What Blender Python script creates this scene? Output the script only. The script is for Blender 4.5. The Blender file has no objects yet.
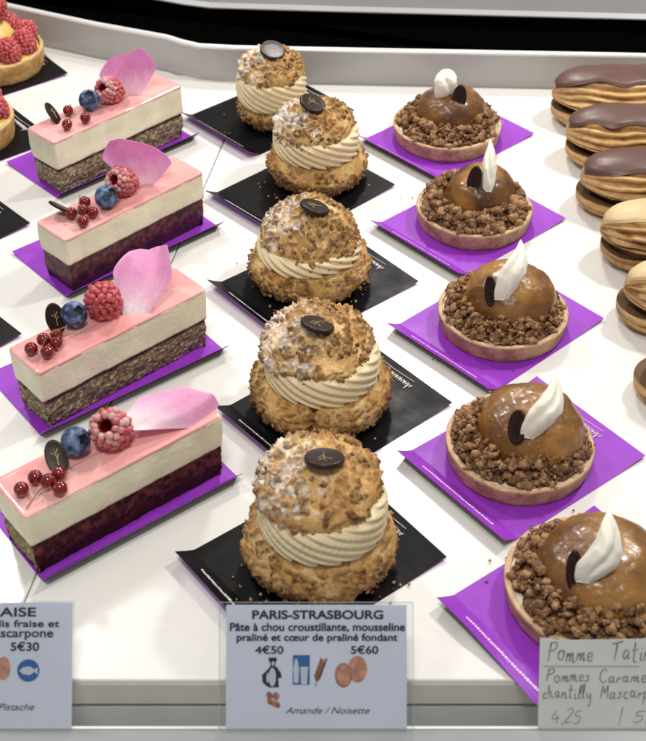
import bpy, math, random
from math import sin, cos, pi, radians, sqrt, atan2, hypot
from mathutils import Vector, Matrix, Euler, noise
S = 0.01                                   # everything below is written in centimetres
sc = bpy.context.scene
C = sc.collection

# ---------------------------------------------------------------- camera, light, exposure
cam_d = bpy.data.cameras.new("camera"); cam = bpy.data.objects.new("camera", cam_d); C.objects.link(cam)
cam_d.sensor_fit = 'HORIZONTAL'; cam_d.sensor_width = 36; cam_d.lens = 36 * 1250 / 646
cam_d.clip_start = 0.02; cam_d.clip_end = 50
cam.location = (0, 0, 42 * S); cam.rotation_euler = (radians(50), 0, 0)
cam_d.dof.use_dof = True; cam_d.dof.focus_distance = 0.66; cam_d.dof.aperture_fstop = 24
sc.camera = cam
sc.view_settings.view_transform = 'Standard'; sc.view_settings.look = 'None'
sc.view_settings.gamma = 1; sc.view_settings.exposure = -0.24
w = bpy.data.worlds.new("World"); sc.world = w; w.use_nodes = True
w.node_tree.nodes['Background'].inputs[0].default_value = (0.99, 0.98, 0.97, 1)
w.node_tree.nodes['Background'].inputs[1].default_value = 0.44

def lamp(name, loc, target, size, power, col=(1, .955, .89), size_y=None):
    d = bpy.data.lights.new(name, 'AREA'); d.energy = power; d.color = col
    if size_y: d.shape = 'RECTANGLE'; d.size = size * S; d.size_y = size_y * S
    else: d.shape = 'DISK'; d.size = size * S
    o = bpy.data.objects.new(name, d); C.objects.link(o); o.location = Vector(loc) * S
    o.rotation_euler = (Vector(target) - Vector(loc)).to_track_quat('-Z', 'Y').to_euler(); return o
lamp('spot_lamp', (44, 80, 62), (4, 50, 0), 6, 3.8)
lamp('spot_lamp', (-38, 92, 66), (-4, 50, 0), 7, 2.5)
lamp('spot_lamp', (8, 112, 58), (2, 50, 0), 9, 3.1)
lamp('fill_lamp', (-6, 8, 95), (0, 48, 0), 18, 5.2, (1, .95, .88))  # unseen overhead fill, added to brighten the front faces

# ---------------------------------------------------------------- helpers
def tag(o, label=None, cat=None, group=None, kind=None):
    if label: o['label'] = label
    if cat: o['category'] = cat
    if group: o['group'] = group
    if kind: o['kind'] = kind
    return o
def thing(name, label, cat, loc, rz=0, group=None):
    o = bpy.data.objects.new(name, None); C.objects.link(o); o.empty_display_size = .01
    o.location = Vector(loc) * S; o.rotation_euler = (0, 0, radians(rz)); return tag(o, label, cat, group)

class MB:
    def __init__(s): s.v = []; s.f = []; s.c = []; s.m = []
    def add(s, vs, fs, col=(1, 1, 1), mi=0):
        n = len(s.v); s.v += [tuple(p) for p in vs]
        if isinstance(col, list): s.c += col
        else: s.c += [col] * len(vs)
        s.f += [tuple(i + n for i in f) for f in fs]; s.m += [mi] * len(fs)
    def grid(s, P, wu=False, wv=False, col=(1, 1, 1), mi=0, flip=False):
        nu, nv = len(P), len(P[0]); vs = [p for r in P for p in r]; fs = []
        for i in range(nu if wu else nu - 1):
            for j in range(nv if wv else nv - 1):
                a = i * nv + j; b = ((i + 1) % nu) * nv + j; c = ((i + 1) % nu) * nv + (j + 1) % nv; d = i * nv + (j + 1) % nv
                fs.append((a, d, c, b) if flip else (a, b, c, d))
        s.add(vs, fs, [c for r in col for c in r] if isinstance(col, list) else col, mi)
    def box(s, a, b, col=(1, 1, 1), mi=0):
        x0, y0, z0 = a; x1, y1, z1 = b
        s.add([(x0,y0,z0),(x1,y0,z0),(x1,y1,z0),(x0,y1,z0),(x0,y0,z1),(x1,y0,z1),(x1,y1,z1),(x0,y1,z1)],
              [(0,3,2,1),(4,5,6,7),(0,1,5,4),(1,2,6,5),(2,3,7,6),(3,0,4,7)], col, mi)
    def prism(s, pts, z0, z1, col=(1, 1, 1), mi=0):
        n = len(pts)
        s.add([(x, y, z0) for x, y in pts] + [(x, y, z1) for x, y in pts],
              [tuple(range(n))[::-1], tuple(range(n, 2 * n))] + [(i, (i + 1) % n, n + (i + 1) % n, n + i) for i in range(n)], col, mi)
    def tube(s, pts, r, col=(1, 1, 1), k=6, mi=0):
        pts = [Vector(p) for p in pts]; P = []
        for i, p in enumerate(pts):
            d = (pts[min(i + 1, len(pts) - 1)] - pts[max(i - 1, 0)]).normalized()
            a = d.orthogonal().normalized() if i == 0 else (a - d * a.dot(d)).normalized()
            b = d.cross(a); rr = r[i] if isinstance(r, list) else r
            P.append([p + (a * cos(2 * pi * q / k) + b * sin(2 * pi * q / k)) * rr for q in range(k)])
        n0 = len(s.v); s.grid(P, wv=True, col=col, mi=mi)
        s.f += [tuple(n0 + q for q in range(k))[::-1], tuple(n0 + (len(pts) - 1) * k + q for q in range(k))]; s.m += [mi, mi]
    def xf(s, M, n=0):
        for i in range(n, len(s.v)): s.v[i] = tuple(M @ Vector(s.v[i]))
    def build(s, name, mats, parent=None, smooth=True, label=None):
        me = bpy.data.meshes.new(name); me.from_pydata([(x * S, y * S, z * S) for x, y, z in s.v], [], s.f)
        mats = mats if isinstance(mats, (list, tuple)) else [mats]
        for m in mats: me.materials.append(m)
        me.polygons.foreach_set('material_index', s.m)
        me.polygons.foreach_set('use_smooth', [smooth] * len(s.f))
        at = me.color_attributes.new('Col', 'FLOAT_COLOR', 'POINT')
        at.data.foreach_set('color', [x for c in s.c for x in (*c[:3], 1.0)])
        me.update(); o = bpy.data.objects.new(name, me); C.objects.link(o)
        if parent: o.parent = parent
        if label: o['label'] = label
        return o

ICO = {}
def ico(sub):
    if sub not in ICO:
        import bmesh
        bm = bmesh.new(); bmesh.ops.create_icosphere(bm, subdivisions=sub, radius=1)
        ICO[sub] = ([v.co.copy() for v in bm.verts], [tuple(v.index for v in f.verts) for f in bm.faces]); bm.free()
    return ICO[sub]
def blob(mb, c, r, rng, col, sub=2, rough=.35, sq=(1, 1, 1)):
    vs, fs = ico(sub); off = Vector((rng.random() * 50, rng.random() * 50, rng.random() * 50)); c = Vector(c)
    q = Euler((rng.random() * 6, rng.random() * 6, rng.random() * 6)).to_matrix(); out = []; cc = []
    for v in vs:
        d = 1 + rough * noise.noise(v * 1.3 + off) * 1.6 + rough * .6 * noise.noise(v * 3.4 + off)
        out.append(c + (q @ Vector((v.x * sq[0], v.y * sq[1], v.z * sq[2]))) * (r * d))
        k = 1 + .35 * noise.noise(v * 2.2 + off); cc.append((col[0] * k, col[1] * k, col[2] * k))
    mb.add(out, fs, cc)
def mix(a, b, t): return tuple(a[i] + (b[i] - a[i]) * t for i in range(3))
def sstep(a, b, x):
    t = min(1, max(0, (x - a) / (b - a))); return t * t * (3 - 2 * t)
N = noise.noise
def spline(pts, n):
    out = []; m = len(pts) - 1
    for k in range(n + 1):
        t = k / n * m; i = min(int(t), m - 1); f = t - i
        p0, p1, p2, p3 = pts[max(i - 1, 0)], pts[i], pts[i + 1], pts[min(i + 2, m)]
        out.append(tuple(.5 * (2 * p1[q] + (p2[q] - p0[q]) * f + (2 * p0[q] - 5 * p1[q] + 4 * p2[q] - p3[q]) * f * f + (3 * p1[q] - p0[q] - 3 * p2[q] + p3[q]) * f ** 3) for q in range(len(p1))))
    return out

# ---------------------------------------------------------------- materials
def mat(name, col=None, rough=.5, attr=False, bump=0, bscale=300, var=0, vscale=120, sss=0, ssr=(1, .5, .3), coat=0, trans=0, spec=.5, ior=1.5, metal=0, vor=False, coatr=.05, rvar=0, alpha=1):
    m = bpy.data.materials.new(name); m.use_nodes = True; nt = m.node_tree; b = nt.nodes['Principled BSDF']; L = nt.links.new
    b.inputs['Roughness'].default_value = rough; b.inputs['Metallic'].default_value = metal
    b.inputs['Specular IOR Level'].default_value = spec; b.inputs['IOR'].default_value = ior
    b.inputs['Coat Weight'].default_value = coat; b.inputs['Coat Roughness'].default_value = coatr
    b.inputs['Transmission Weight'].default_value = trans; b.inputs['Alpha'].default_value = alpha
    if sss:
        b.inputs['Subsurface Weight'].default_value = sss; b.inputs['Subsurface Radius'].default_value = ssr; b.inputs['Subsurface Scale'].default_value = .003
    tc = nt.nodes.new('ShaderNodeTexCoord')
    if attr: a = nt.nodes.new('ShaderNodeAttribute'); a.attribute_name = 'Col'; src = a.outputs['Color']
    else: rgb = nt.nodes.new('ShaderNodeRGB'); rgb.outputs[0].default_value = (*col, 1); src = rgb.outputs[0]
    if var:
        n = nt.nodes.new('ShaderNodeTexNoise'); n.inputs['Scale'].default_value = vscale; n.inputs['Detail'].default_value = 6; L(tc.outputs['Object'], n.inputs['Vector'])
        mr = nt.nodes.new('ShaderNodeMapRange'); mr.inputs['From Min'].default_value = .3; mr.inputs['From Max'].default_value = .7
        mr.inputs['To Min'].default_value = 1 - var; mr.inputs['To Max'].default_value = 1 + var; L(n.outputs['Fac'], mr.inputs['Value'])
        vm = nt.nodes.new('ShaderNodeVectorMath'); vm.operation = 'SCALE'; L(src, vm.inputs[0]); L(mr.outputs[0], vm.inputs['Scale']); src = vm.outputs[0]
    L(src, b.inputs['Base Color'])
    if rvar:
        n3 = nt.nodes.new('ShaderNodeTexNoise'); n3.inputs['Scale'].default_value = 60; n3.inputs['Detail'].default_value = 5; L(tc.outputs['Object'], n3.inputs['Vector'])
        m3 = nt.nodes.new('ShaderNodeMapRange'); m3.inputs['From Min'].default_value = .3; m3.inputs['From Max'].default_value = .7
        m3.inputs['To Min'].default_value = rough; m3.inputs['To Max'].default_value = rough + rvar; L(n3.outputs['Fac'], m3.inputs['Value']); L(m3.outputs[0], b.inputs['Roughness'])
    if bump:
        if vor: n2 = nt.nodes.new('ShaderNodeTexVoronoi'); out = n2.outputs['Distance']
        else: n2 = nt.nodes.new('ShaderNodeTexNoise'); n2.inputs['Detail'].default_value = 5; out = n2.outputs['Fac']
        n2.inputs['Scale'].default_value = bscale; L(tc.outputs['Object'], n2.inputs['Vector'])
        bp = nt.nodes.new('ShaderNodeBump'); bp.inputs['Strength'].default_value = bump; bp.inputs['Distance'].default_value = .0006
        L(out, bp.inputs['Height']); L(bp.outputs[0], b.inputs['Normal'])
    return m
M = dict(
    shelf=mat('white_laminate', (.765, .757, .735), .22, var=.015, vscale=25, spec=.6, coat=.6, coatr=.07, rvar=.12),
    edge=mat('beige_edge', (.60, .585, .53), .5, var=.06, vscale=40),
    edge2=mat('grey_edge', (.56, .585, .56), .45, var=.06, vscale=40),
    steel=mat('grey_ledge', (.46, .46, .45), .35, var=.07, vscale=18, spec=.5, bump=.1, bscale=90),
    rim=mat('pale_rim', (.72, .72, .72), .3, var=.03),
    rail=mat('rail_metal', (.27, .29, .30), .35, var=.05, vscale=50),
    black=mat('black_panel', (.0015, .0015, .0015), 1.0, spec=0, var=.2),
    wall=mat('grey_fascia', (.50, .50, .52), .4, var=.05, vscale=20),
    gap=mat('gap_dark', (.12, .11, .09), .6, var=.2),
    blackcard=mat('black_card', (.006, .006, .007), .3, spec=.12, bump=.06, bscale=220, rvar=.2),
    purplecard=mat('purple_card', (.27, .035, .48), .36, spec=.3, bump=.08, bscale=200, var=.05, rvar=.15),
    white_ink=mat('white_ink', (.85, .83, .85), .5, var=.05),
    lilac_ink=mat('lilac_ink', (.85, .68, .90), .5, var=.05),
    crumb=mat('baked_crumb', attr=True, rough=.72, bump=.7, bscale=900, var=.22, vscale=700, spec=.3),
    pastry=mat('baked_shell', attr=True, rough=.6, bump=.5, bscale=600, var=.14, vscale=350, spec=.3, sss=.08),
    cream=mat('praline_cream', (.80, .67, .43), .42, bump=.25, bscale=500, var=.06, vscale=200, sss=.3, spec=.4),
    mousse=mat('vanilla_mousse', attr=True, rough=.5, bump=.35, bscale=400, var=.05, vscale=150, sss=.3, spec=.35),
    sponge=mat('speckled_sponge', attr=True, rough=.85, bump=.9, bscale=700, var=.3, vscale=600, spec=.2),
    jelly=mat('berry_layer', attr=True, rough=.5, bump=.5, bscale=260, var=.3, vscale=120, spec=.5),
    glaze=mat('pink_glaze', attr=True, rough=.1, bump=.12, bscale=110, var=.05, vscale=60, sss=.25, coat=.8, coatr=.04),
    petal=mat('rose_petal', attr=True, rough=.6, bump=.4, bscale=420, sss=.35, ssr=(1, .3, .8), var=.06, vscale=200),
    rasp=mat('raspberry_red', attr=True, rough=.36, bump=.3, bscale=900, var=.2, vscale=500, sss=.3, ssr=(1, .1, .1), spec=.5),
    blue=mat('blueberry_skin', attr=True, rough=.55, bump=.2, bscale=500, var=.28, vscale=260, spec=.35),
    currant=mat('redcurrant_skin', (.22, .008, .010), .08, trans=.25, ior=1.4, coat=.5, var=.2, vscale=200, sss=.2, ssr=(1, .05, .03)),
    stem=mat('green_brown_stem', (.22, .13, .05), .6, var=.2),
    choc=mat('dark_chocolate', (.022, .008, .006), .36, bump=.15, bscale=250, var=.2, spec=.22),
    choc_matte=mat('chocolate_button', (.020, .008, .006), .34, bump=.2, bscale=250, var=.2, spec=.35),
    gold=mat('gold_print', (.42, .33, .12), .4, var=.1),
    icing=mat('chocolate_icing', (.105, .050, .040), .40, bump=.3, bscale=130, var=.12, vscale=80, spec=.45),
    fondant=mat('caramel_icing', (.60, .44, .235), .45, bump=.3, bscale=130, var=.06, vscale=80, spec=.45, sss=.1),
    choux=mat('choux_crust', attr=True, rough=.6, bump=.45, bscale=500, var=.15, vscale=300, spec=.3),
    caramel=mat('caramel_apple', attr=True, rough=.33, bump=.55, bscale=380, var=.12, vscale=220, sss=.2, ssr=(1, .4, .1), coat=.22, coatr=.14),
    quenelle=mat('chantilly', (.80, .775, .68), .45, bump=.5, bscale=200, var=.03, sss=.3, ssr=(1, .9, .7), spec=.4),
    almond=mat('almond_cream', (.84, .76, .62), .5, bump=.4, bscale=400, var=.08, sss=.15),
    yellow=mat('lemon_cream', (.75, .58, .16), .4, bump=.2, bscale=300, var=.05, sss=.2),
    paper=mat('label_card', (.72, .73, .86), .45, var=.02, vscale=30, spec=.4),
    paper2=mat('plain_card', (.50, .525, .505), .5, var=.04, vscale=40, spec=.4),
    ink=mat('dark_blue_ink', (.012, .016, .05), .6, var=.1),
    pencil=mat('grey_marker', (.19, .19, .185), .6, var=.3, vscale=400),
    inkblue=mat('blue_ink', (.03, .12, .38), .6, var=.1),
    inkegg=mat('egg_ink', (.58, .27, .18), .6, var=.3, vscale=300), inkred=mat('red_brown_ink', (.42, .16, .12), .6, var=.4, vscale=500),
    inkwheat=mat('wheat_ink', (.30, .13, .06), .6, var=.2), inkwhite=mat('white_print', (.6, .64, .72), .6, var=.05))
def acrylic():
    m = bpy.data.materials.new('clear_acrylic'); m.use_nodes = True; nt = m.node_tree; nt.nodes.clear(); L = nt.links.new
    o = nt.nodes.new('ShaderNodeOutputMaterial'); mx = nt.nodes.new('ShaderNodeMixShader'); t = nt.nodes.new('ShaderNodeBsdfTransparent'); g = nt.nodes.new('ShaderNodeBsdfGlossy')
    f = nt.nodes.new('ShaderNodeLayerWeight'); f.inputs[0].default_value = .12; n = nt.nodes.new('ShaderNodeTexNoise'); n.inputs['Scale'].default_value = 80
    g.inputs['Roughness'].default_value = .08; t.inputs[0].default_value = (.93, .95, .95, 1)
    ma = nt.nodes.new('ShaderNodeMath'); ma.operation = 'MULTIPLY_ADD'; ma.inputs[1].default_value = .02; L(n.outputs['Fac'], ma.inputs[0]); L(f.outputs['Facing'], ma.inputs[2])
    L(ma.outputs[0], mx.inputs[0]); L(t.outputs[0], mx.inputs[1]); L(g.outputs[0], mx.inputs[2]); L(mx.outputs[0], o.inputs[0]); return m
M['acrylic'] = acrylic()

# ---------------------------------------------------------------- setting: trays, ledge, black panel, rail
BACK = [(-60, 107), (-24.8, 90.0), (-20.5, 87.95), (-16.8, 86.25), (-11.4, 84.1), (-10.2, 83.3), (-8.9, 82.65), (-6.5, 82.35), (-1.65, 82.1), (19.8, 81.2), (60, 79.5)]
def seam(y, d): return -13.55 + (y - 30) * .157 + d
mb = MB()     # right board and left board of the white shelf with a narrow seam
def board(mb, pts, z1, z0):
    mb.prism(pts, z0, z1)
mb.prism([(seam(30.62, .03), 30.62), (60, 30.62)] + BACK[::-1][:6] + [(seam(82.4, .03), 82.4)], -1.45, 0)
o = mb.build('shelf', [M['shelf']], smooth=False); tag(o, 'glossy white shelf surface under the pastries', kind='structure')
bv = o.modifiers.new('bevel', 'BEVEL'); bv.width = .0009; bv.segments = 3
mb = MB(); mb.prism([(-60, 30.62), (seam(30.62, -.03), 30.62), (seam(82.4, -.03), 82.4), (-8.9, 82.65), (-10.2, 83.3), (-11.4, 84.1), (-16.8, 86.25), (-20.5, 87.95), (-24.8, 90), (-60, 107)], -1.45, -.02)
o = mb.build('shelf', [M['shelf']], smooth=False); tag(o, 'left part of the white shelf beyond the narrow seam', kind='structure')
bv = o.modifiers.new('bevel', 'BEVEL'); bv.width = .0009; bv.segments = 3
mb = MB(); mb.box((-60, 30.75, -1.75), (60, 79, -1.46)); o = mb.build('shelf_gap', M['gap'], smooth=False); tag(o, kind='structure')
mb = MB(); mb.box((-60, 30.55, -1.50), (60, 30.61, -.22)); o = mb.build('shelf_edge', M['edge'], smooth=False); tag(o, kind='structure')
mb = MB(); mb.box((-60, 30.58, -4.5), (60, 79, -1.76)); o = mb.build('lower_shelf', M['edge2'], smooth=False); tag(o, kind='structure')
mb = MB(); mb.box((-60, 28.52, -5.4), (60, 28.64, -.262)); o = mb.build('rail_groove', M['rim'], smooth=False); tag(o, kind='structure')
mb = MB(); mb.box((-60, 22, -5.5), (60, 28.60, -.30)); o = mb.build('front_rail', M['rail'], smooth=False); tag(o, kind='structure')
bv = o.modifiers.new('bevel', 'BEVEL'); bv.width = .0008; bv.segments = 3
def offset_path(P, d):
    out = []
    for i, p in enumerate(P):
        a = Vector(P[max(i - 1, 0)]); b = Vector(P[min(i + 1, len(P) - 1)]); t = (b - a).normalized(); out.append((p[0] - t.y * d, p[1] + t.x * d))
    return out
def strip(name, P, prof, m):
    mb = MB(); G = []
    for d, z in prof: G.append([(x, y, z) for x, y in offset_path(P, d)])
    mb.grid(G); o = mb.build(name, m, smooth=False); tag(o, kind='structure'); return o
strip('back_ledge', BACK, [(.01, -1), (.12, .1), (.16, .35), (.16, 2.40)], M['steel'])
strip('back_ledge_rim', BACK, [(.16, 2.40), (.10, 2.42), (.08, 2.56), (.16, 2.66), (.42, 2.68), (.5, 2.58), (.5, 1.6)], M['rim'])
WALL = [(-60, 101), (-24, 94.8), (-13.1, 90.7), (-10.5, 89.6), (-8.46, 89.0), (0, 88.4), (23.3, 87), (60, 85)]
mb = MB(); bp = offset_path(BACK, .5); wp = offset_path(WALL, .5)
mb.add([(x, y, 1.62) for x, y in bp] + [(x, y, 1.62) for x, y in wp], [tuple(list(range(len(bp))) + list(range(len(bp) + len(wp) - 1, len(bp) - 1, -1)))])
o = mb.build('black_panel', M['black'], smooth=False); tag(o, kind='structure')
strip('rear_fascia', WALL, [(.0, 1.4), (.0, 2.62)], M['black'])
strip('rear_fascia_top', WALL, [(0, 2.62), (-.06, 2.68), (0, 2.74)], M['gap'])
strip('rear_wall', WALL, [(0, 2.74), (.3, 3.0), (1.2, 9), (1.3, 14)], M['wall'])

# ---------------------------------------------------------------- cards
def make_card(L, th, colour, label, a=9.5, b=7.3, tab=1.0, rise=.58, right=.22, sig=True, text=True, group=None, z0=.03, seed=0, rise0=None):
    """tab side is u=0; L = world position of the (u=0, v=b) corner"""
    t = radians(th); ux = (cos(t), sin(t)); vx = (-sin(t), cos(t)); O = (L[0] - b * vx[0], L[1] - b * vx[1])
    rng = random.Random(seed); tw = rng.uniform(-.06, .06)
    root = thing('cake_card', label, 'cake card', (O[0], O[1], 0), th, group)
    def h(u, v):
        z = z0
        if u < tab: z += (rise if rise0 is None else rise0 + (rise - rise0) * min(1, v / b * 1.3)) * ((tab - u) / tab) ** 1.15 * (1 + tw * v / b)
        if u > a * .72: z += right * ((u - a * .72) / (a * .28)) ** 1.6 * (.7 + .5 * v / b)
        return z
    us = [0, .2, .4, .6, .8, .94, 1.0, 1.12] if tab == 1.0 else [tab * q for q in (0, .2, .4, .6, .8, .94, 1.0, 1.12)]
    us += [1.5 + (a - 1.5) * k / 14 for k in range(15)]
    top = [[(u, b * k / 8, h(u, b * k / 8)) for k in range(9)] for u in us]
    bot = [[(x, y, z - .035) for x, y, z in r] for r in top]
    tm, um = (M['blackcard'], M['purplecard']) if colour == 'black' else (M['purplecard'], M['blackcard'])
    mb = MB(); mb.grid(top, mi=0); mb.grid(bot, mi=1, flip=True)
    ring_t = [r[0] for r in top] + top[-1][1:] + [r[-1] for r in top[::-1]][1:] + top[0][::-1][1:-1]
    ring_b = [(x, y, z - .035) for x, y, z in ring_t]
    mb.grid([ring_b, ring_t], wv=True, mi=0 if colour != 'black' else 1)
    mb.build('card', [tm, um], root, smooth=False)
    im = M['white_ink'] if colour == 'black' else M['lilac_ink']
    mb = MB()
    if text:
        v = b * .16
        while v < b * .80:
            l = rng.uniform(.06, .15); u0 = tab * .42 + rng.uniform(-.01, .01); wd = rng.uniform(.09, .13)
            mb.add([(u0, v, h(u0, v) + .012), (u0 + wd, v, h(u0 + wd, v) + .012), (u0 + wd, v + l, h(u0 + wd, v + l) + .012), (u0, v + l, h(u0, v + l) + .012)], [(0, 1, 2, 3)])
            v += l + rng.uniform(.025, .05)
        mb.build('small_print', im, root, smooth=False)
    # crease along the tab, a fine raised line
    if sig:
        mb = MB(); u0 = a * .935
        def S2(pts, r=.042): mb.tube([(u0 - q * .9, b * .72 - p * .9, h(u0 - q * .9, b * .72 - p * .9) + .012) for p, q in pts], r, k=5)
        S2([(0, .45), (.2, -.35)]); S2([(.28, .5), (.42, -.4), (.55, -.2)])
        x = .75
        for g in 'uibrisch':
            hh = .55 if g in 'bh' else .28
            S2([(x, 0), (x + .08, hh), (x + .12, .02), (x + .22, .24), (x + .3, 0)]); x += .33
        S2([(.5, -.28), (1.6, -.22), (3.2, -.30)], .016)
        mb.build('signature', im, root)
    return root
GB = 'black cards under the cream puffs'; GP = 'purple cards under the apple tartlets'; GC = 'purple cards under the pink cake slices'; GL = 'black cards at the left edge'
RK = ['rearmost', 'second from the back', 'middle', 'second from the front', 'front']
for i, (L, th) in enumerate([((-9.78, 76.84), 42.6), ((-7.34, 66.81), 44.0), ((-6.54, 57.28), 39.8), ((-5.44, 46.66), 40.8), ((-6.51, 36.99), 37.8)]):
    make_card(L, th, 'black', 'black square card with turned-up left edge under the %s cream puff' % RK[i], group=GB, seed=i)
P5 = dict(b=7.0, rise0=-.2)
for i, (L, th) in enumerate([((2.26, 73.68), 42.4), ((2.83, 63.42), 41.7), ((3.45, 53.33), 42.2), ((3.54, 43.41), 37.9), ((4.83, 34.41), 36.5)]):
    make_card(L, th, 'purple', 'purple square card with turned-up left edge under the %s apple tartlet' % RK[i], group=GP, seed=10 + i, **(P5 if i == 4 else {}))
for i, (R, th, lb) in enumerate([((-18.55, 83.5), 38, 'black card under the rear raspberry tartlet in the top left corner'), ((-18.0, 73.9), 40, 'black card under the second raspberry tartlet, behind the rearmost pink slice'),
                                 ((-17.74, 63.75), 44, 'bare black card corner left of the second pink slice'), ((-16.26, 52.95), 45, 'bare black card corner at the left edge beside the third pink slice')]):
    t = radians(th); a, b = 9.5, 7.3; O = (R[0] - a * cos(t), R[1] - a * sin(t)); L = (O[0] - b * sin(t), O[1] + b * cos(t))
    make_card(L, th, 'black', lb, group=GL, seed=20 + i)

# ---------------------------------------------------------------- cake slices
def perim(L, W, r, n=10, step=.09, ins=0):
    """closed rounded rectangle from (0,0) to (L,W): list of (x,y,nx,ny)"""
    out = []; cs = [(r, r, pi), (L - r, r, 1.5 * pi), (L - r, W - r, 0), (r, W - r, .5 * pi)]
    for k in range(4):
        cx, cy, a0 = cs[k]; nx_, ny_, a1 = cs[(k + 1) % 4]
        for q in range(n + 1):
            a = a0 + .5 * pi * q / n; out.append((cx + r * cos(a), cy + r * sin(a), cos(a), sin(a)))
        ex, ey, dx, dy = out[-1]; tx, ty = nx_ + r * cos(a1), ny_ + r * sin(a1); m = int(hypot(tx - ex, ty - ey) / step)
        for q in range(1, m): out.append((ex + (tx - ex) * q / m, ey + (ty - ey) * q / m, dx, dy))
    return [(x - nx * ins, y - ny * ins, nx, ny) for x, y, nx, ny in out]
def layer(L, W, r, z0, z1, nz, disp, colf, ins=0, toprings=()):
    mb = MB(); P = []; K = []; pr = perim(L, W, r, ins=ins)
    for k in range(nz + 1):
        z = z0 + (z1 - z0) * k / nz; row = []; cr = []
        for x, y, nx, ny in pr:
            d = disp(x, y, z, nx, ny); row.append((x + nx * d, y + ny * d, z)); cr.append(colf(x, y, z, nx, ny))
        P.append(row); K.append(cr)
    for ins2, dz in toprings:
        row = []; cr = []
        for x, y, nx, ny in pr:
            cx = min(max(x, W / 2 * .999), L - W / 2 * .999)
            f = ins2 / (W / 2); d = disp(x, y, z1, nx, ny) * (1 - f)
            xx = x + (cx - x) * f + nx * d; yy = y + (W / 2 - y) * f + ny * d
            row.append((xx, yy, z1 + dz + (.02 * N(Vector((xx, yy, 3.1))) if f > .05 else 0))); cr.append(colf(x, y, z1 + .1, nx, ny))
        P.append(row); K.append(cr)
    n = len(pr); mb.grid(P, wv=True, col=K, flip=True)
    if not toprings: mb.f.append(tuple((len(P) - 1) * n + i for i in range(n))); mb.m.append(0)
    mb.f.append(tuple(range(n))[::-1]); mb.m.append(0)
    return mb
def raspberry(parent, c, rot, s=1.0, seed=0, frost=.3, name='raspberry', hole=True):
    rng = random.Random(seed); mb = MB(); R, Lh = .66 * s, .74 * s; rows = 9
    for i in range(rows):
        t = i / (rows - 1); a = -.98 + t * 2.38     # from the open end to the tip
        rr = R * cos(a) ** .8 if cos(a) > 0 else 0; zz = Lh * sin(a) * 1.1
        n = max(1, int(2 * pi * rr / (.27 * s)))
        for q in range(n):
            p = 2 * pi * (q + .5 * (i % 2)) / n + rng.uniform(-.08, .08); j = rng.uniform(.80, 1.14)
            col = mix((.40, .028, .035), (.55, .10, .12), rng.random()); col = mix(col, (.80, .60, .58), max(0, rng.random() * frost * (1.5 if i < 3 else .6)))
            blob(mb, (rr * cos(p), rr * sin(p), zz + rng.uniform(-.02, .02)), .17 * s * j, rng, col, sub=2, rough=.22, sq=(1, .92, 1.08))
    # dark hollow core wall
    core = [[(x * R * .9 * cos(2 * pi * k / 20), x * R * .9 * sin(2 * pi * k / 20), z * Lh) for k in range(20)] for x, z in ((.40, -.86), (.38, -.4), (.3, .3), (.02, .5))]
    outer = [[(x * R * .9 * cos(2 * pi * k / 20), x * R * .9 * sin(2 * pi * k / 20), z * Lh) for k in range(20)] for x, z in ((.40, -.86), (.78, -.72), (1.0, -.1), (.9, .5), (.5, .9), (.02, 1.05))]
    mb.grid(core, wv=True, col=(.20, .010, .014)); mb.grid(outer, wv=True, col=(.30, .015, .02), flip=True)
    Rm = Vector((0, 0, -1)).rotation_difference(Vector(rot[1:4])).to_matrix() if rot[0] == 'hole' else Euler([radians(q) for q in rot]).to_matrix()
    mb.xf(Matrix.Translation(c) @ Rm.to_4x4())
    return mb.build(name, M['rasp'], parent)
def blueberry(parent, c, rot, r=.66, seed=0):
    mb = MB(); P = []; K = []; off = Vector((seed * 3.3, 1, 2))
    for rr, z in spline([(.0, -1), (.6, -.85), (.98, -.25), (1.0, .2), (.8, .68), (.50, .90), (.40, 1.0), (.34, .98), (.28, .84), (.12, .78), (0, .78)], 34):
        row = []; cr = []
        for k in range(40):
            p = 2 * pi * k / 40; star = 1 + (.12 * cos(5 * p) if z > .9 and rr > .3 else 0)
            v = Vector((rr * star * cos(p), rr * star * sin(p), z * .92)); d = 1 + .02 * N(v * 2 + off); row.append(v * (r * d))
            b = sstep(-.25, .45, N(v * 2.2 + off) + .4 * N(v * 6 + off)); col = mix((.018, .028, .085), (.17, .25, .43), b * .85)
            if z > .76 and rr < .38: col = (.012, .012, .025)
            cr.append(col)
        P.append(row); K.append(cr)
    mb.grid(P, wv=True, col=K, flip=True); mb.xf(Matrix.Translation(c) @ Euler([radians(q) for q in rot]).to_matrix().to_4x4())
    return mb.build('blueberry', M['blue'], parent)
def currant(parent, c, r=.33, seed=0):
    mb = MB(); vs, fs = ico(3); mb.add([Vector(c) + v * r for v in vs], fs)
    rng = random.Random(seed); d = Vector((rng.uniform(-1, 1), rng.uniform(-1, .2), rng.uniform(.2, 1))).normalized()
    o = mb.build('redcurrant', M['currant'], parent)
    m2 = MB(); m2.tube([Vector(c) + d * r * .93, Vector(c) + d * r * 1.12, Vector(c) + d * r * 1.22], [r * .13, r * .16, r * .05], k=6); m2.build('calyx', M['stem'], o)
    return o
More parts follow.
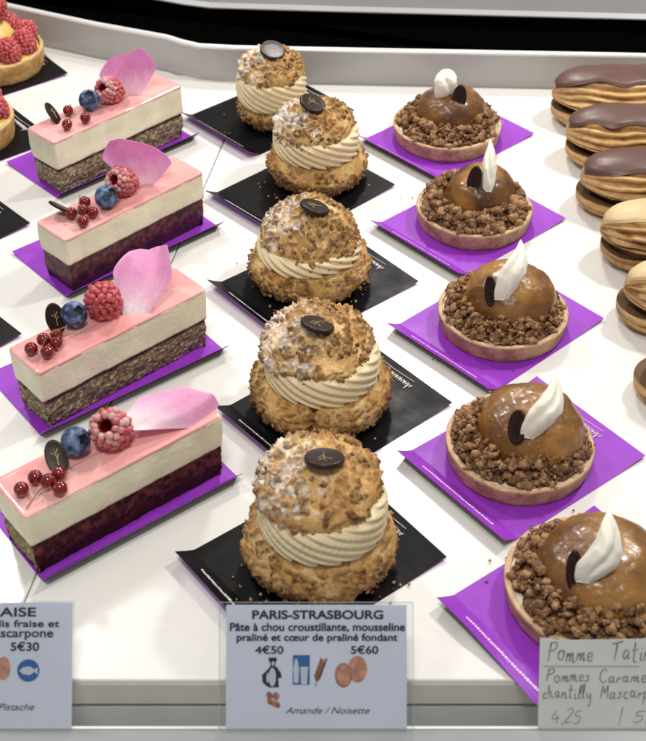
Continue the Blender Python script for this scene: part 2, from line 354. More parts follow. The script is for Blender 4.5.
def choc_oval(parent, c, rot, rx=.48, ry=.80, t=.16, name='chocolate_oval', emblem=True, groove=False, seed=0):
    mb = MB(); P = []
    for rr, z in ((.0, -t / 2), (.9, -t / 2), (.98, -t * .3), (1, 0), (.98, t * .3), (.92, t / 2), (.86, t * .46), (.5, t * .40), (0, t * .40)):
        P.append([(rx * rr * cos(2 * pi * k / 40), ry * rr * sin(2 * pi * k / 40), z) for k in range(40)])
    mb.grid(P, wv=True, flip=True)
    Mx = Matrix.Translation(c) @ Euler([radians(q) for q in rot]).to_matrix().to_4x4()
    if groove:
        n = len(mb.v); mb.tube([(0.04 * sin(k), -ry * .8 + 1.6 * ry * k / 8, t * .42) for k in range(9)], [.02 + .045 * sin(pi * k / 8) for k in range(9)])
    mb.xf(Mx); o = mb.build(name, M['choc_matte'] if name == 'chocolate_button' else M['choc'], parent)
    if emblem:
        e = MB(); z = t * .42 + .01
        e.tube([(0, -ry * .45, z), (.03, 0, z), (0, ry * .5, z)], .018, k=4)
        for y, s_ in ((-.12, 1), (.05, -1), (.16, 1)): e.tube([(.02, ry * y, z), (s_ * rx * .30, ry * (y + .25), z), (s_ * rx * .36, ry * (y + .18), z)], .016, k=4)
        e.xf(Mx); e.build('gold_emblem', M['gold'], o)
    return o
def petal(parent, c, e1, e2, bulge=.5, curl=.3, seed=0, notch=.05, label=None):
    """thin closed sheet; e1 half width, e2 half length (base at -e2)"""
    c, e1, e2 = Vector(c), Vector(e1), Vector(e2); n = e1.cross(e2).normalized(); rng = random.Random(seed); off = rng.random() * 30
    nu, nv = 26, 26; A = []; B = []; K = []
    for i in range(nu + 1):
        t = -1 + 2 * i / nu; ra = []; rb = []; kr = []
        tt = (t + 1) / 2; wd = .26 + .80 * min(1, tt / .58) ** .85 - .40 * max(0, (tt - .62) / .38) ** 1.4
        for j in range(nv + 1):
            s_ = -1 + 2 * j / nv; x = s_ * wd; y = t - (notch * (1 - min(1, abs(s_) * 2.2)) * sstep(.7, 1, tt)) - .08 * abs(s_) ** 3 * tt + .16 * s_ * (1 if seed % 2 else -1) * tt ** 2
            h = -bulge * (1 - abs(x) ** 1.5 * .95) + curl * (tt ** 3) + .35 * sstep(.55, 1.0, s_ * (1 if seed % 2 else -1)) * tt + .10 * N(Vector((x * 1.8, y * 1.6, off))) + .05 * sin(7 * x + off) * tt * abs(x) + .10 * sstep(.5, 1, abs(s_)) * sin(3 * y + off)
            p = c + e1 * x + e2 * y + n * h; ra.append(p + n * .018); rb.append(p - n * .018)
            k = mix((.86, .70, .78), (.70, .29, .50), sstep(-.1, .75, tt + .12 * N(Vector((x * 3, y, off))) + .16 * N(Vector((x * 13, y * 1.5, off))))); k = mix(k, (.72, .34, .56), .5 * sstep(.7, 1, abs(s_))); kr.append(k)
        A.append(ra); B.append(rb); K.append(kr)
    mb = MB(); mb.grid(A, col=K); mb.grid(B, col=K, flip=True)
    def ring(Q): return [r[0] for r in Q] + Q[-1][1:] + [r[-1] for r in Q[::-1]][1:] + Q[0][::-1][1:-1]
    rk = ring(K); mb.grid([ring(B), ring(A)], wv=True, col=[rk, rk])
    return mb.build('rose_petal', M['petal'], parent, label=label)

degrees_ = math.degrees
def cake_slice(idx, X, Y, th, L, W, h1, h2, style, label, deco):
    z0 = .07; root = thing('cake_slice', label, 'cake slice', (X, Y, z0), th, 'pink glazed cake slices in the left row'); off = Vector((idx * 7.7, 3, 1))
    def face(nx, ny): return 'L' if nx < -.7 else ('R' if nx > .7 else 'F')
    def smooth_face(nx, ny):   # 1 where the layer is a smooth berry layer instead of open crumb
        return {'maroon': 1, 'mixed': 1 if face(nx, ny) == 'F' else 0, 'sponge': 0}[style]
    def disp(x, y, z, nx, ny):
        v = Vector((x, y, z)) + off; f = smooth_face(nx, ny)
        inset = -.06 - .10 * sstep(.5, 0, z / h1)
        if f: return inset + .05 * N(v * 1.2) + .03 * N(v * 4)
        d = noise.voronoi(v * 6.4)[0][0]
        return inset - .10 * sstep(.28, .10, noise.voronoi(v * 2.3)[0][0]) + .08 * N(v * 1.5) + .07 * (.45 - d) + .09 * N(v * 5.5) + .05 * N(v * 11)
    def colb(x, y, z, nx, ny):
        v = Vector((x, y, z)) + off; f = smooth_face(nx, ny); k = sstep(-.3, .35, N(v * 3.4) + .6 * N(v * 8))
        if f: return mix((.04, .008, .012), (.15, .032, .035), k * sstep(.2, 1.2, z + .6 * N(v)))
        d = noise.voronoi(v * 6.4)[0][0]
        po = noise.voronoi(v * 2.3)[0][0]; k *= sstep(.12, .30, po)
        c = mix((.17, .12, .075), (.56, .48, .30), sstep(.85, .15, d + .5 * N(v * 7)) * (.35 + .65 * k))
        if style == 'mixed' and face(nx, ny) == 'R': c = mix((.05, .018, .02), (.20, .09, .07), k)
        if style == 'mixed' and face(nx, ny) == 'L': c = mix(c, (.34, .30, .12), .35)
        top = sstep(h1 * .80, h1 * .93, z + .12 * N(v * 1.3)); return mix(c, (.07, .018, .025), top)
    mb = layer(L, W, .12, 0, h1, 26, disp, colb, ins=.04)
    mb.build('base_layer', M['jelly'] if style == 'maroon' else M['sponge'], root)
    def dm(x, y, z, nx, ny):
        v = Vector((x, y, z)) + off; p = .07 * N(v * .7) + .015 * N(v * 5) + .016 * N(Vector((x * 5, y * 5, z * .8)) + off) + .03 * sin(3.14 * (z - h1) / (h2 - h1))
        pit = noise.voronoi(v * 1.9)[0][0]
        return p - (.05 * sstep(.13, .04, pit))
    def cm(x, y, z, nx, ny):
        v = Vector((x, y, z)) + off; c = mix((.86, .81, .61), (.78, .74, .54), sstep(-.4, .4, N(v * .8)))
        if z < h1 + .12: c = mix(c, (.45, .25, .2), .6 * sstep(h1 + .12, h1, z + .08 * N(v * 3)))
        return mix(c, (.85, .45, .38), .5 * sstep(h2 - .28, h2 - .12, z + .05 * N(v * 2)))
    layer(L, W, .16, h1 + .002, h2 - .10, 22, dm, cm).build('mousse_layer', M['mousse'], root)
    def dg(x, y, z, nx, ny):
        v = Vector((x, y, 0)) + off; return .02 + .02 * N(v * 1.4)
    def cg(x, y, z, nx, ny):
        v = Vector((x, y, 0)) + off; return mix((.82, .36, .35), (.87, .46, .44), sstep(-.4, .4, N(v * .5)))
    layer(L, W, .2, h2 - .14, h2 - .05, 3, dg, cg, toprings=((.03, .03), (.08, .05), (.16, .055), (.3, .045), (.5, .03), (.9, .035), (W / 2 - .01, .03))).build('pink_glaze', M['glaze'], root)
    zt = h2
    for d in deco:
        k = d[0]
        if k == 'choc': choc_oval(root, (d[1], d[2], zt + d[3]), d[4])
        elif k == 'cur': currant(root, (d[1], d[2], zt + d[3]), d[4] if len(d) > 4 else .33, seed=int(d[1] * 100))
        elif k == 'blue': blueberry(root, (d[1], d[2], zt + d[3]), d[4], seed=idx)
        elif k == 'rasp': raspberry(root, (d[1], d[2], zt + d[3]), d[4], seed=idx * 5, frost=d[5], s=d[6] if len(d) > 6 else 1.08)
        elif k == 'petal': petal(root, (d[1], d[2], zt + d[3]), *d[4:6], bulge=d[6], curl=d[7], seed=idx)
        elif k == 'stem':
            m_ = MB(); m_.tube(spline([(p[0], p[1], zt + p[2]) for p in d[1]], 10), .028, k=5); m_.build('stem', M['stem'], root)
    # card below: tab runs along the long front side
    t = radians(th); ux, uy = cos(t), sin(t)
    tt = radians(th - {1: 3, 2: 4, 3: 4, 4: 1}[idx]); ux, uy = cos(tt), sin(tt); um = {1: -.35, 2: -.45, 3: -.45, 4: .08}[idx]; vf = {1: -.5, 2: -.5, 3: -.55, 4: -.78}[idx]
    bL = L - um + .35; aL = 6.3
    Lx = X + ux * um - uy * vf; Ly = Y + uy * um + ux * vf
    make_card((Lx, Ly), degrees_(tt) + 90, 'purple', 'narrow purple card under the %s pink cake slice' % ['rearmost', 'second', 'third', 'front'][idx - 1], a=aL, b=bL, tab=.62, rise=.62, right=.12, sig=False, text=True, group=GC, seed=30 + idx)
    return root
cake_slice(1, -16.35, 67.0, 49.3 - 3, 10.3, 2.7, 1.8, 3.75, 'sponge', 'pink cake slice on speckled sponge, rearmost, with an upright petal and a lone chocolate oval',
  [('choc', 1.75, 2.3, .42, (50, 18, 25)), ('cur', 2.75, 2.1, .33), ('cur', 1.6, .70, .33), ('cur', 2.9, .55, .33), ('stem', [(1.2, .5, .1), (2.2, 1.3, .15), (3.2, 2.0, .2)]),
   ('blue', 4.2, 1.75, .62, (25, -10, 0)), ('rasp', 5.75, 1.65, .74, ('hole', -.75, -.1, .55), .4),
   ('petal', 7.2, 1.45, 1.35, (1.30, -1.15, .15), (.35, .45, 1.28), .5, .3)])
cake_slice(2, -14.07, 56.7, 45.5, 10.0, 2.65, 1.88, 3.6, 'maroon', 'pink cake slice on dark maroon layer, with currants piled over the chocolate oval',
  [('choc', 1.5, 2.2, .40, (35, 20, 60)), ('cur', 1.62, 1.5, .33), ('cur', 1.56, .35, .33), ('cur', 2.79, 1.8, .40), ('cur', 2.15, 1.15, .45), ('cur', 2.5, .7, .33), ('stem', [(1.2, .5, .3), (1.9, 1.1, .85), (2.6, 1.9, .9)]),
   ('blue', 3.75, 1.05, .62, (40, 25, 0)), ('rasp', 5.25, 1.5, .75, ('hole', -.8, -.1, .6), .35),
   ('petal', 6.55, 1.55, 1.38, (1.30, -1.25, -.1), (.05, .35, 1.35), .4, .4)])
cake_slice(3, -13.54, 45.34, 42.1, 10.1, 2.65, 1.83, 3.68, 'sponge', 'pink cake slice on speckled sponge with a folded petal slanting up to the right',
  [('choc', 2.6, 2.35, .62, (62, 0, -15)), ('cur', .6, 1.45, .33), ('cur', 1.05, .72, .33), ('cur', 1.34, 1.50, .48), ('cur', 2.1, 1.55, .33), ('cur', 1.7, .95, .4), ('stem', [(.9, .9, .6), (1.5, 1.1, .95), (2.5, 1.3, .75)]),
   ('blue', 3.45, 2.0, .63, (45, 10, 0)), ('rasp', 5.05, 1.75, .80, ('hole', .3, .4, -.8), .10, 1.2),
   ('petal', 7.05, 1.25, 1.30, (.95, -.95, -.28), (1.35, 1.0, 1.25), .55, -.35)])
cake_slice(4, -12.45, 35.96, 39.2, 10.1, 2.85, 1.9, 3.74, 'mixed', 'front pink cake slice on dark berry layer, with a petal lying flat along the top',
  [('choc', 2.62, 1.75, .60, (38, -8, -20)), ('cur', .6, 1.25, .33), ('cur', 1.41, 1.5, .33), ('cur', 1.68, .85, .45), ('cur', 2.3, 1.05, .33), ('cur', 1.9, .25, .33), ('stem', [(.3, .35, .06), (1.4, .8, .3), (3.0, 1.15, .2)]),
   ('blue', 3.75, 2.05, .64, (50, 30, 0)), ('rasp', 5.30, 1.6, .78, ('hole', -.45, -.35, .78), .42, 1.18),
   ('petal', 7.95, 1.35, .50, (-.55, 1.22, .30), (1.95, .0, .08), .34, .22)])

# ---------------------------------------------------------------- cream puffs
GOLD = (.52, .30, .10); GOLD2 = (.68, .47, .21); BRN = (.27, .135, .055); DBR = (.12, .052, .02); SUG = (.86, .83, .78)
def puff_shell(prof, off, n=200, m=90, crumb=1.0, sugar=0, cracks=(), crust_lo=-.15):
    P = []; K = []; pr = spline(prof, m); zmin = min(p[1] for p in prof); zmax = max(p[1] for p in prof)
    for i, (r, z) in enumerate(pr):
        a = pr[max(i - 1, 0)]; b = pr[min(i + 1, m)]; tr, tz = b[0] - a[0], b[1] - a[1]; l = hypot(tr, tz) or 1; nr, nz = tz / l, -tr / l
        row = []; cr = []
        for k in range(n):
            p = 2 * pi * k / n; cx, sx = cos(p), sin(p); v = Vector((r * cx, r * sx, z)); q = v + off
            d = .13 * N(q * .55) + .07 * N(q * 1.4)
            wq = q + Vector((N(q * 1.7), N(q * 1.7 + Vector((9, 0, 0))), N(q * 1.7 + Vector((0, 9, 0))))) * .22
            v1 = noise.voronoi(wq * 1.35)[0]; v2 = noise.voronoi(wq * 3.4)[0]; fine = N(q * 6.5)
            bare = sstep(-.20, -.02, N(q * .95) + .35 * N(q * 2.6) - crust_lo * .6)
            mk = sstep(.05, .20, v1[1] - v1[0]) * (.45 + .55 * sstep(.02, .2, v2[1] - v2[0])) * bare * crumb; vo = v2[0]
            d += mk * (.17 + .20 * (.5 - vo) + .10 * fine + .05 * N(q * 13)) + .02 * N(q * 9)
            col = mix(GOLD, GOLD2, sstep(-.3, .5, N(q * .9) + .3 * N(q * 5)))
            tn = N(q * .8 + Vector((3, 3, 3))) + .6 * N(q * 2.1); bc = mix((.33, .165, .058), (.105, .042, .015), sstep(-.15, .65, vo * .6 + .6 * fine + 1.2 * tn)); bc = mix(bc, (.50, .30, .12), .8 * sstep(.10, .5, N(q * 4.2)))
            col = mix(col, bc, mk * .93)
            for (cp, zw, dp) in cracks:
                dd = abs((p - cp + pi) % (2 * pi) - pi) + .04 * N(q * 3); f = sstep(zw, 0, dd) * sstep(zmin + .2, zmin + .9, z); d -= dp * f; col = mix(col, (.20, .09, .03), f * .7)
            if sugar:
                dirn = -.62 * cx + .02 * sx + .0; s_ = sugar * sstep(.15, .9, dirn * min(1, r / zmax * 2.3) + .45 * (z - zmin) / (zmax - zmin) + .75 * N(q * 1.5) + .6 * N(q * 5) - .22) 
                col = mix(col, SUG, min(.92, s_ * (.55 + 1.2 * max(0, fine + .25))))
            row.append((v.x + cx * nr * d, v.y + sx * nr * d, z + nz * d)); cr.append(col)
        P.append(row); K.append(cr)
    return P, K
def cream_puff(idx, x, y, R, hb, rc, zc0, zc1, rk, zk0, zk1, label, tilt=(0, 0), capoff=(0, 0), cracks=(), btn=(0, 0, 0), sugar=.9, creamoff=(0, 0), crlo=-.15, capcr=-.2):
    root = thing('cream_puff', label, 'cream puff', (x, y, .07), 0, 'cream puffs in the middle row'); off = Vector((idx * 11.3, idx * 5.1, 0)); rng = random.Random(idx)
    P, K = puff_shell([(.01, .03), (R * .55, 0), (R * .86, .32), (R, hb * .5), (R * .95, hb * .78), (R * .78, hb), (R * .4, hb + .1), (.01, hb + .1)], off, cracks=cracks, crust_lo=crlo)
    mb = MB(); mb.grid(P, wv=True, col=K, flip=True)
    for q in range(200):   # loose crumbs baked onto the side
        p = rng.uniform(0, 2 * pi); z = rng.uniform(.35, hb); f = z / hb; r = R * (1 - .28 * max(0, f - .6) / .4) * (1 - .1 * max(0, .3 - f) / .3); v = Vector((r * cos(p), r * sin(p), z))
        if N((v + off) * 1.05) + .5 * N((v + off) * 2.6) > -.18: blob(mb, v * 1.02, rng.uniform(.05, .16), rng, mix((.13, .055, .02), (.46, .27, .11), rng.random()), sub=2, rough=.55, sq=(1, 1, .5))
    mb.build('choux_base', M['crumb'], root)
    mb = MB(); P = []; ph = idx * 1.7
    prof = spline([(rc * .7, zc0 - .25), (rc * .93, zc0), (rc * 1.0, zc0 * .6 + zc1 * .4), (rc * .95, zc1), (rc * .7, zc1 + .15)], 40)
    for r, z in prof:
        row = []
        for k in range(420):
            p = 2 * pi * k / 420; sag = .12 * N(Vector((cos(p) * 1.2, sin(p) * 1.2, idx)))
            wv = cos(17 * p + 15 * (z + sag) + ph); rr = r + .085 * (abs(wv) ** .7 * (1 if wv > 0 else -1)) + .10 * N(Vector((cos(p), sin(p), idx + 5)))
            row.append((rr * cos(p) + creamoff[0], rr * sin(p) + creamoff[1], z + sag))
        P.append(row)
    mb.grid(P, wv=True, flip=True); n = 420; mb.f += [tuple(range(n))[::-1], tuple(40 * n + i for i in range(n))]; mb.m += [0, 0]
    mb.build('praline_cream', M['cream'], root)
    P, K = puff_shell([(.01, zk0 + .25), (rk * .7, zk0 + .12), (rk * .93, zk0), (rk * 1.0, zk0 + .32), (rk * .95, zk0 + .80), (rk * .76, zk0 * .33 + zk1 * .67), (rk * .42, zk1 - .10), (.01, zk1)], off + Vector((40, 0, 0)), sugar=sugar, crust_lo=capcr)
    mb = MB(); mb.grid(P, wv=True, col=K, flip=True); H = zk1 - zk0
    for q in range(230):
        p = rng.uniform(0, 2 * pi); e = rng.uniform(.05, 1.35); v = Vector((rk * cos(e) ** .8 * cos(p), rk * cos(e) ** .8 * sin(p), zk0 + .2 + (H - .25) * sin(e) ** 1.05))
        if N((v + off + Vector((40, 0, 0))) * 1.05) + .5 * N((v + off + Vector((40, 0, 0))) * 2.6) > -.2 and hypot(v.x - btn[0], v.y - btn[1]) > .95:
            sg = sugar * sstep(-.1, .7, -.6 * cos(p) + .5 * N((v + off) * 2)); c = mix(mix((.13, .055, .02), (.46, .27, .11), rng.random()), SUG, sg * rng.uniform(.0, .7)); blob(mb, v * 1.01, rng.uniform(.05, .17), rng, c, sub=2, rough=.55, sq=(1, 1, .5))
    T = Matrix.Translation((capoff[0], capoff[1], 0)) @ Matrix.Translation((0, 0, zk0)) @ Euler((radians(tilt[0]), radians(tilt[1]), 0)).to_matrix().to_4x4() @ Matrix.Translation((0, 0, -zk0))
    mb.xf(T); mb.build('choux_cap', M['crumb'], root)
    c = T @ Vector((btn[0], btn[1] - .12, zk1 + .30 + btn[2]))
    choc_oval(root, c, (tilt[0] + (15 if btn[1] < 0.5 else 8), tilt[1] - 2, idx * 37), rx=.84, ry=.84, t=.26, name='chocolate_button', emblem=idx > 1)
    return root
cream_puff(1, -3.45, 76.6, 2.25, 1.85, 2.32, 1.8, 3.5, 2.12, 3.45, 5.1, 'rearmost cream puff, smallest, with a thick collar of cream', btn=(.15, -.1, 0), sugar=.9, crlo=.1, tilt=(6, 0), creamoff=(0, -.1))
cream_puff(2, -.41, 69.2, 3.05, 2.2, 2.66, 2.1, 3.6, 2.42, 3.35, 5.15, 'second cream puff from the back, sugar-dusted cap on a wide ruffled cream band', btn=(.0, -.0, 0), sugar=.85, capoff=(-.15, 0), tilt=(7, -2), creamoff=(0, -.1))
cream_puff(3, -.73, 58.3, 3.38, 2.10, 2.86, 1.85, 2.85, 2.70, 2.55, 4.72, 'third cream puff from the back, cap pressed low so only a sliver of cream shows', btn=(.15, -.1, 0), sugar=.5, capoff=(-.05, .0), tilt=(5, 4), creamoff=(-.05, -.15))
cream_puff(4, -.12, 47.4, 3.42, 2.30, 2.80, 2.15, 3.70, 2.70, 3.45, 5.0, 'fourth cream puff from the back, base split by a dark crack at the front', btn=(.1, -.15, 0), sugar=.6, capoff=(-.15, .1), tilt=(5, -3), cracks=((-pi / 2 - .12, .09, .5),), creamoff=(.08, -.2))
cream_puff(5, -.13, 37.1, 3.28, 2.60, 2.72, 2.55, 4.3, 2.64, 4.25, 5.95, 'front cream puff behind the printed label, craggy crumble and a tall cream band', btn=(.3, -.02, 0), sugar=.7, capoff=(-.08, .05), tilt=(3, -1), creamoff=(.1, -.18))

mb = MB(); rng = random.Random(9)
for (cx_, cy_, n_) in ((-3.45, 76.6, 10), (-.41, 69.2, 26), (-.73, 58.3, 30), (-.12, 47.4, 30), (-.13, 37.1, 26)):
    for q in range(n_):
        p = rng.uniform(0, 2 * pi); rr = 3.45 + abs(rng.gauss(0, .55)); blob(mb, (cx_ + rr * cos(p) * .95, cy_ + rr * sin(p) * .95, .09), rng.uniform(.03, .09), rng, mix((.25, .12, .05), (.55, .36, .17), rng.random()), sub=1, rough=.5)
for (cx_, cy_) in ((8.3, 74.5), (9.15, 64.3), (9.75, 54.0), (9.4, 43.6), (11.4, 34.9)):
    for q in range(4):
        p = rng.uniform(2.2, 5.6); rr = 3.9 + abs(rng.gauss(0, .5)); blob(mb, (cx_ + rr * cos(p), cy_ + rr * sin(p), .09), rng.uniform(.025, .07), rng, mix((.16, .07, .035), (.40, .23, .11), rng.random()), sub=1, rough=.5)
o = mb.build('crumbs', M['crumb']); tag(o, 'loose brown crumbs scattered on the cards round the cream puffs and tartlets', 'crumbs', kind='stuff')

# ---------------------------------------------------------------- apple tartlets
def tart_shell(root, R, H, off, pink=True, mate=None):
    P = []; K = []
    for r, z in spline([(.01, 0), (R * .5, 0), (R * .90, .0), (R * .955, .06), (R * .975, H * .4), (R * .995, H * .85), (R * .99, H), (R * .955, H + .04), (R * .92, H - .02), (R * .90, H * .6), (R * .5, H * .55), (.01, H * .55)], 66):
        row = []; cr = []
        for k in range(180):
            p = 2 * pi * k / 180; v = Vector((r * cos(p), r * sin(p), z)); q = v + off
            d = 1 + .012 * N(Vector((cos(p), sin(p), off.x)) * 1.4) + .006 * N(q * 4) + .004 * N(q * 10)
            row.append((v.x * d, v.y * d, z + .05 * N(q * 1.1) * (z > .2) + .03 * N(q * 5) * (z > .2)))
            a, b = ((.50, .31, .19), (.34, .18, .10)) if pink else ((.58, .36, .14), (.42, .23, .08))
            c = mix(a, b, sstep(-.35, .4, N(q * 1.3) + .5 * N(q * 5))); c = mix(c, (.62, .44, .26) if pink else (.66, .46, .22), .7 * sstep(H * .86, H, z)); cr.append(c)
        P.append(row); K.append(cr)
    mb = MB(); mb.grid(P, wv=True, col=K, flip=True); mb.build('pastry_shell', M['pastry'], root)
def quenelle(root, base, e_up, e_w, e_t, seed, kind='leaf'):
    """cream scoop: base point, axis vector, half width vector, half thickness vector"""
    base, A, Wd, Td = Vector(base), Vector(e_up), Vector(e_w), Vector(e_t); P = []; rng = random.Random(seed); off = rng.random() * 40
    for i in range(41):
        t = i / 40
        wd = {'leaf': (max(0, sin(pi * min(1, t * .93 + .07) ** .72))) ** .80 * (1 + .05 * sin(9 * t + seed)), 'blob': sin(pi * min(1, t * .88 + .10)) ** .5}[kind]
        row = []
        for k in range(48):
            p = 2 * pi * k / 48; rg = 1 + .03 * cos(9 * p + 5 * t) - .42 * sstep(.50, 0, abs((p - 1.5 + .5 * sin(4 * t + seed) + pi) % (2 * pi) - pi)) * sin(pi * t) + .20 * N(Vector((cos(p) * 1.1, sin(p) * 1.1, t * 2.5 + off))) + .09 * N(Vector((cos(p) * 3, sin(p) * 3, t * 9 + off)))
            bend = Wd * (.25 * sin(t * 3.1) + .12 * sin(6 * t + seed)) + Td * (.9 * sin(t * 3.1))
            row.append(base + A * t + bend + Wd * (cos(p) * wd * rg) + Td * (sin(p) * wd * rg))
        P.append(row)
    mb = MB(); mb.grid(P, wv=True); n = 48; mb.f += [tuple(range(n))[::-1], tuple(40 * n + i for i in range(n))]; mb.m += [0, 0]; return mb.build('chantilly_quenelle', M['quenelle'], root)
def apple_tart(idx, x, y, R, label, dome, q, ov, lump=1.0, tone=0, ncr=560):
    root = thing('apple_tartlet', label, 'tartlet', (x, y, .07), 0, 'apple tartlets in the right row'); off = Vector((idx * 9.1, 2, idx)); H = 1.02; rng = random.Random(idx + 50)
    tart_shell(root, R, H, off)
    P = []
    for i in range(16):
        r = R * .925 * i / 15; P.append([(r * cos(2 * pi * k / 120), r * sin(2 * pi * k / 120), H - .14 + .10 * N(Vector((r * cos(2 * pi * k / 120), r * sin(2 * pi * k / 120), idx)) * 1.8) + .05 * (i > 12)) for k in range(120)])
    mb = MB(); mb.grid(P, wv=True); mb.build('almond_cream', M['almond'], root)
    dx, dy, dr, dh = dome; P = []; K = []
    for r, z in spline([(1.0, -.1), (1.0, .18), (.95, .42), (.82, .68), (.62, .86), (.35, .97), (.01, 1.0)], 60):
        row = []; cr = []
        for k in range(130):
            p = 2 * pi * k / 130; v = Vector((r * cos(p), r * sin(p), z)); qq = v * 2.4 + off
            d = 1 + .05 * N(v * 1.1 + off) + .035 * N(qq * 1.2) + .012 * N(qq * 3.5)
            row.append((dx + v.x * dr * d, dy + v.y * dr * d, H - .1 + v.z * dh * d))
            f = sstep(-.45, .45, N(v * 1.0 + off * 2) + .4 * N(qq * 1.5)); c = mix((.14, .056, .011), (.32, .150, .030), f); c = mix(c, (.07, .028, .010), tone * sstep(-.1, .5, N(v * 1.3 + off * 3)))
            if N(qq * 9) > .62: c = mix(c, (.50, .34, .15), .5)  # glints painted into the caramel colour as sparse pale specks
            cr.append(c)
        P.append(row); K.append(cr)
    mb = MB(); mb.grid(P, wv=True, col=K, flip=True); mb.build('caramel_dome', M['caramel'], root)
    mb = MB(); P = []; K = []   # crumble ring, one clumped mass on a bed of finer crumbs
    for i in range(26):
        f = i / 25; rr0 = R * (.50 + .40 * f); row = []; cr = []
        for k in range(260):
            p = 2 * pi * k / 260; rr = rr0 * (1 + .035 * N(Vector((cos(p) * 3, sin(p) * 3, idx))) * f); v = Vector((rr * cos(p), rr * sin(p), 0)); qv = v + off
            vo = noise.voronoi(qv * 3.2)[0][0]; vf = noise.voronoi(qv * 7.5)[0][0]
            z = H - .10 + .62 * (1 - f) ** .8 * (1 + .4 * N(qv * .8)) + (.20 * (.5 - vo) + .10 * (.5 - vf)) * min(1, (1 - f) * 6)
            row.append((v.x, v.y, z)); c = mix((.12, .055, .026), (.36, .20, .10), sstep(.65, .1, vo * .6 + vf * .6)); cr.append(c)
        P.append(row); K.append(cr)
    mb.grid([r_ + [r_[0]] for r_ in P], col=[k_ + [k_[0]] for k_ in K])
    for q_ in range(ncr):
        p = rng.uniform(0, 2 * pi); rr = R * rng.uniform(.60, .925); px, py = rr * cos(p), rr * sin(p)
        dd = hypot(px - dx, py - dy)
        if dd < dr * .88: continue
        if N(Vector((px, py, idx * 3)) * .55) < -.28 and rr > R * .85: continue
        s_ = (.055 + .18 * rng.random() ** 1.7) * lump; z = H + .02 + (.25 + .75 * rng.random()) * .95 * sstep(R * .95, R * .66, rr) + s_ * .3
        blob(mb, (px, py, z), s_, rng, mix((.13, .06, .03), (.40, .23, .11), rng.random()), sub=2, rough=.55)
        for w_ in range(2): blob(mb, (px + rng.uniform(-.2, .2), py + rng.uniform(-.2, .2), z + rng.uniform(-.05, .12)), s_ * rng.uniform(.35, .7), rng, mix((.17, .08, .038), (.42, .25, .13), rng.random()), sub=1, rough=.6)
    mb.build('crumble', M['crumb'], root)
    quenelle(root, *q[:4], seed=idx, kind=q[4])
    choc_oval(root, Vector(ov[0]) + Vector((0, -.18, .24)), ov[1], rx=ov[2], ry=ov[3], t=.26, emblem=False, groove=True)
    return root
apple_tart(1, 8.30, 74.5, 3.62, 'rearmost apple tartlet, whose cream topping is a rounded blob', (.15, .3, 2.45, 2.4), ((-.55, -.35, 2.85), (.2, .8, 1.8), (.78, .1, 0), (0, -.40, .25), 'blob'), ((.57, -.73, 3.06), (66, 0, -12), .46, .85), 1.1, .8)
apple_tart(2, 9.15, 64.3, 3.50, 'second apple tartlet from the back, slim pointed cream and coarse crumble', (.35, .3, 2.2, 2.4), ((.50, -1.15, 2.6), (.17, 2.34, 2.3), (.42, .0, -.05), (0, -.34, .34), 'leaf'), ((-.25, -.62, 3.0), (66, 0, -28), .42, .88), 1.25, 1.0)
apple_tart(3, 9.75, 54.0, 3.52, 'middle apple tartlet, broad glossy dome with a leaf of cream and a slim chocolate bean', (.3, .35, 2.55, 2.35), ((-.42, -1.35, 2.5), (1.04, 2.22, 2.4), (.64, .0, -.1), (0, -.40, .40), 'leaf'), ((-.95, -.85, 2.65), (62, -12, -14), .32, .85), .95, .15)
apple_tart(4, 9.40, 43.6, 3.55, 'second apple tartlet from the front, large chocolate oval leaning on wide cream leaf', (.45, .35, 2.65, 2.3), ((.05, -1.5, 2.5), (1.25, 1.85, 2.4), (.66, .0, -.15), (0, -.42, .40), 'leaf'), ((-.45, -1.05, 2.75), (50, -14, -26), .46, .82), .95, .2, 500)
apple_tart(5, 11.40, 34.9, 3.72, 'front apple tartlet behind the handwritten label, half its crumble hidden', (.45, .35, 2.85, 2.05), ((-.65, -1.25, 2.35), (.97, 1.68, 2.5), (.70, .0, -.1), (0, -.42, .40), 'leaf'), ((-1.10, -.75, 2.45), (60, -6, -10), .34, .92), 1.0, .2, 540)

# ---------------------------------------------------------------- raspberry tartlets at the left edge
def rasp_tart(idx, x, y, label):
    root = thing('raspberry_tartlet', label, 'tartlet', (x, y, .07), 0, 'raspberry tartlets at the left edge'); off = Vector((idx * 4.4, 8, 1)); tart_shell(root, 3.6, 1.45, off, pink=False)
    mb = MB(); P = []
    for r, z in spline([(3.3, 1.1), (3.2, 1.35), (2.3, 1.6), (1.75, 2.3), (1.3, 3.0), (.7, 3.5), (.01, 3.6)], 30): P.append([(r * cos(2 * pi * k / 60), r * sin(2 * pi * k / 60), z) for k in range(60)])
    mb.grid(P, wv=True, flip=True); mb.build('lemon_cream', M['yellow'], root); rng = random.Random(idx)
    for k in range(9):
        p = 2 * pi * k / 9 + .2 + idx * .3; raspberry(root, (2.45 * cos(p), 2.45 * sin(p), 1.95), (rng.uniform(-30, 10), rng.uniform(-20, 20), rng.uniform(0, 360)), s=1.12, seed=idx * 20 + k, frost=.08)
    if idx == 1: raspberry(root, (.5, .2, 4.3), (0, 10, 0), s=1.15, seed=77, frost=.05)
    else: raspberry(root, (1.2, -.2, 2.9), (0, 10, 0), s=1.3, seed=78, frost=.05)
rasp_tart(1, -24.0, 84.9, 'raspberry tartlet with yellow cream in the top left corner')
rasp_tart(2, -24.2, 74.4, 'raspberry tartlet cut by the left edge, left of the rearmost pink slice')

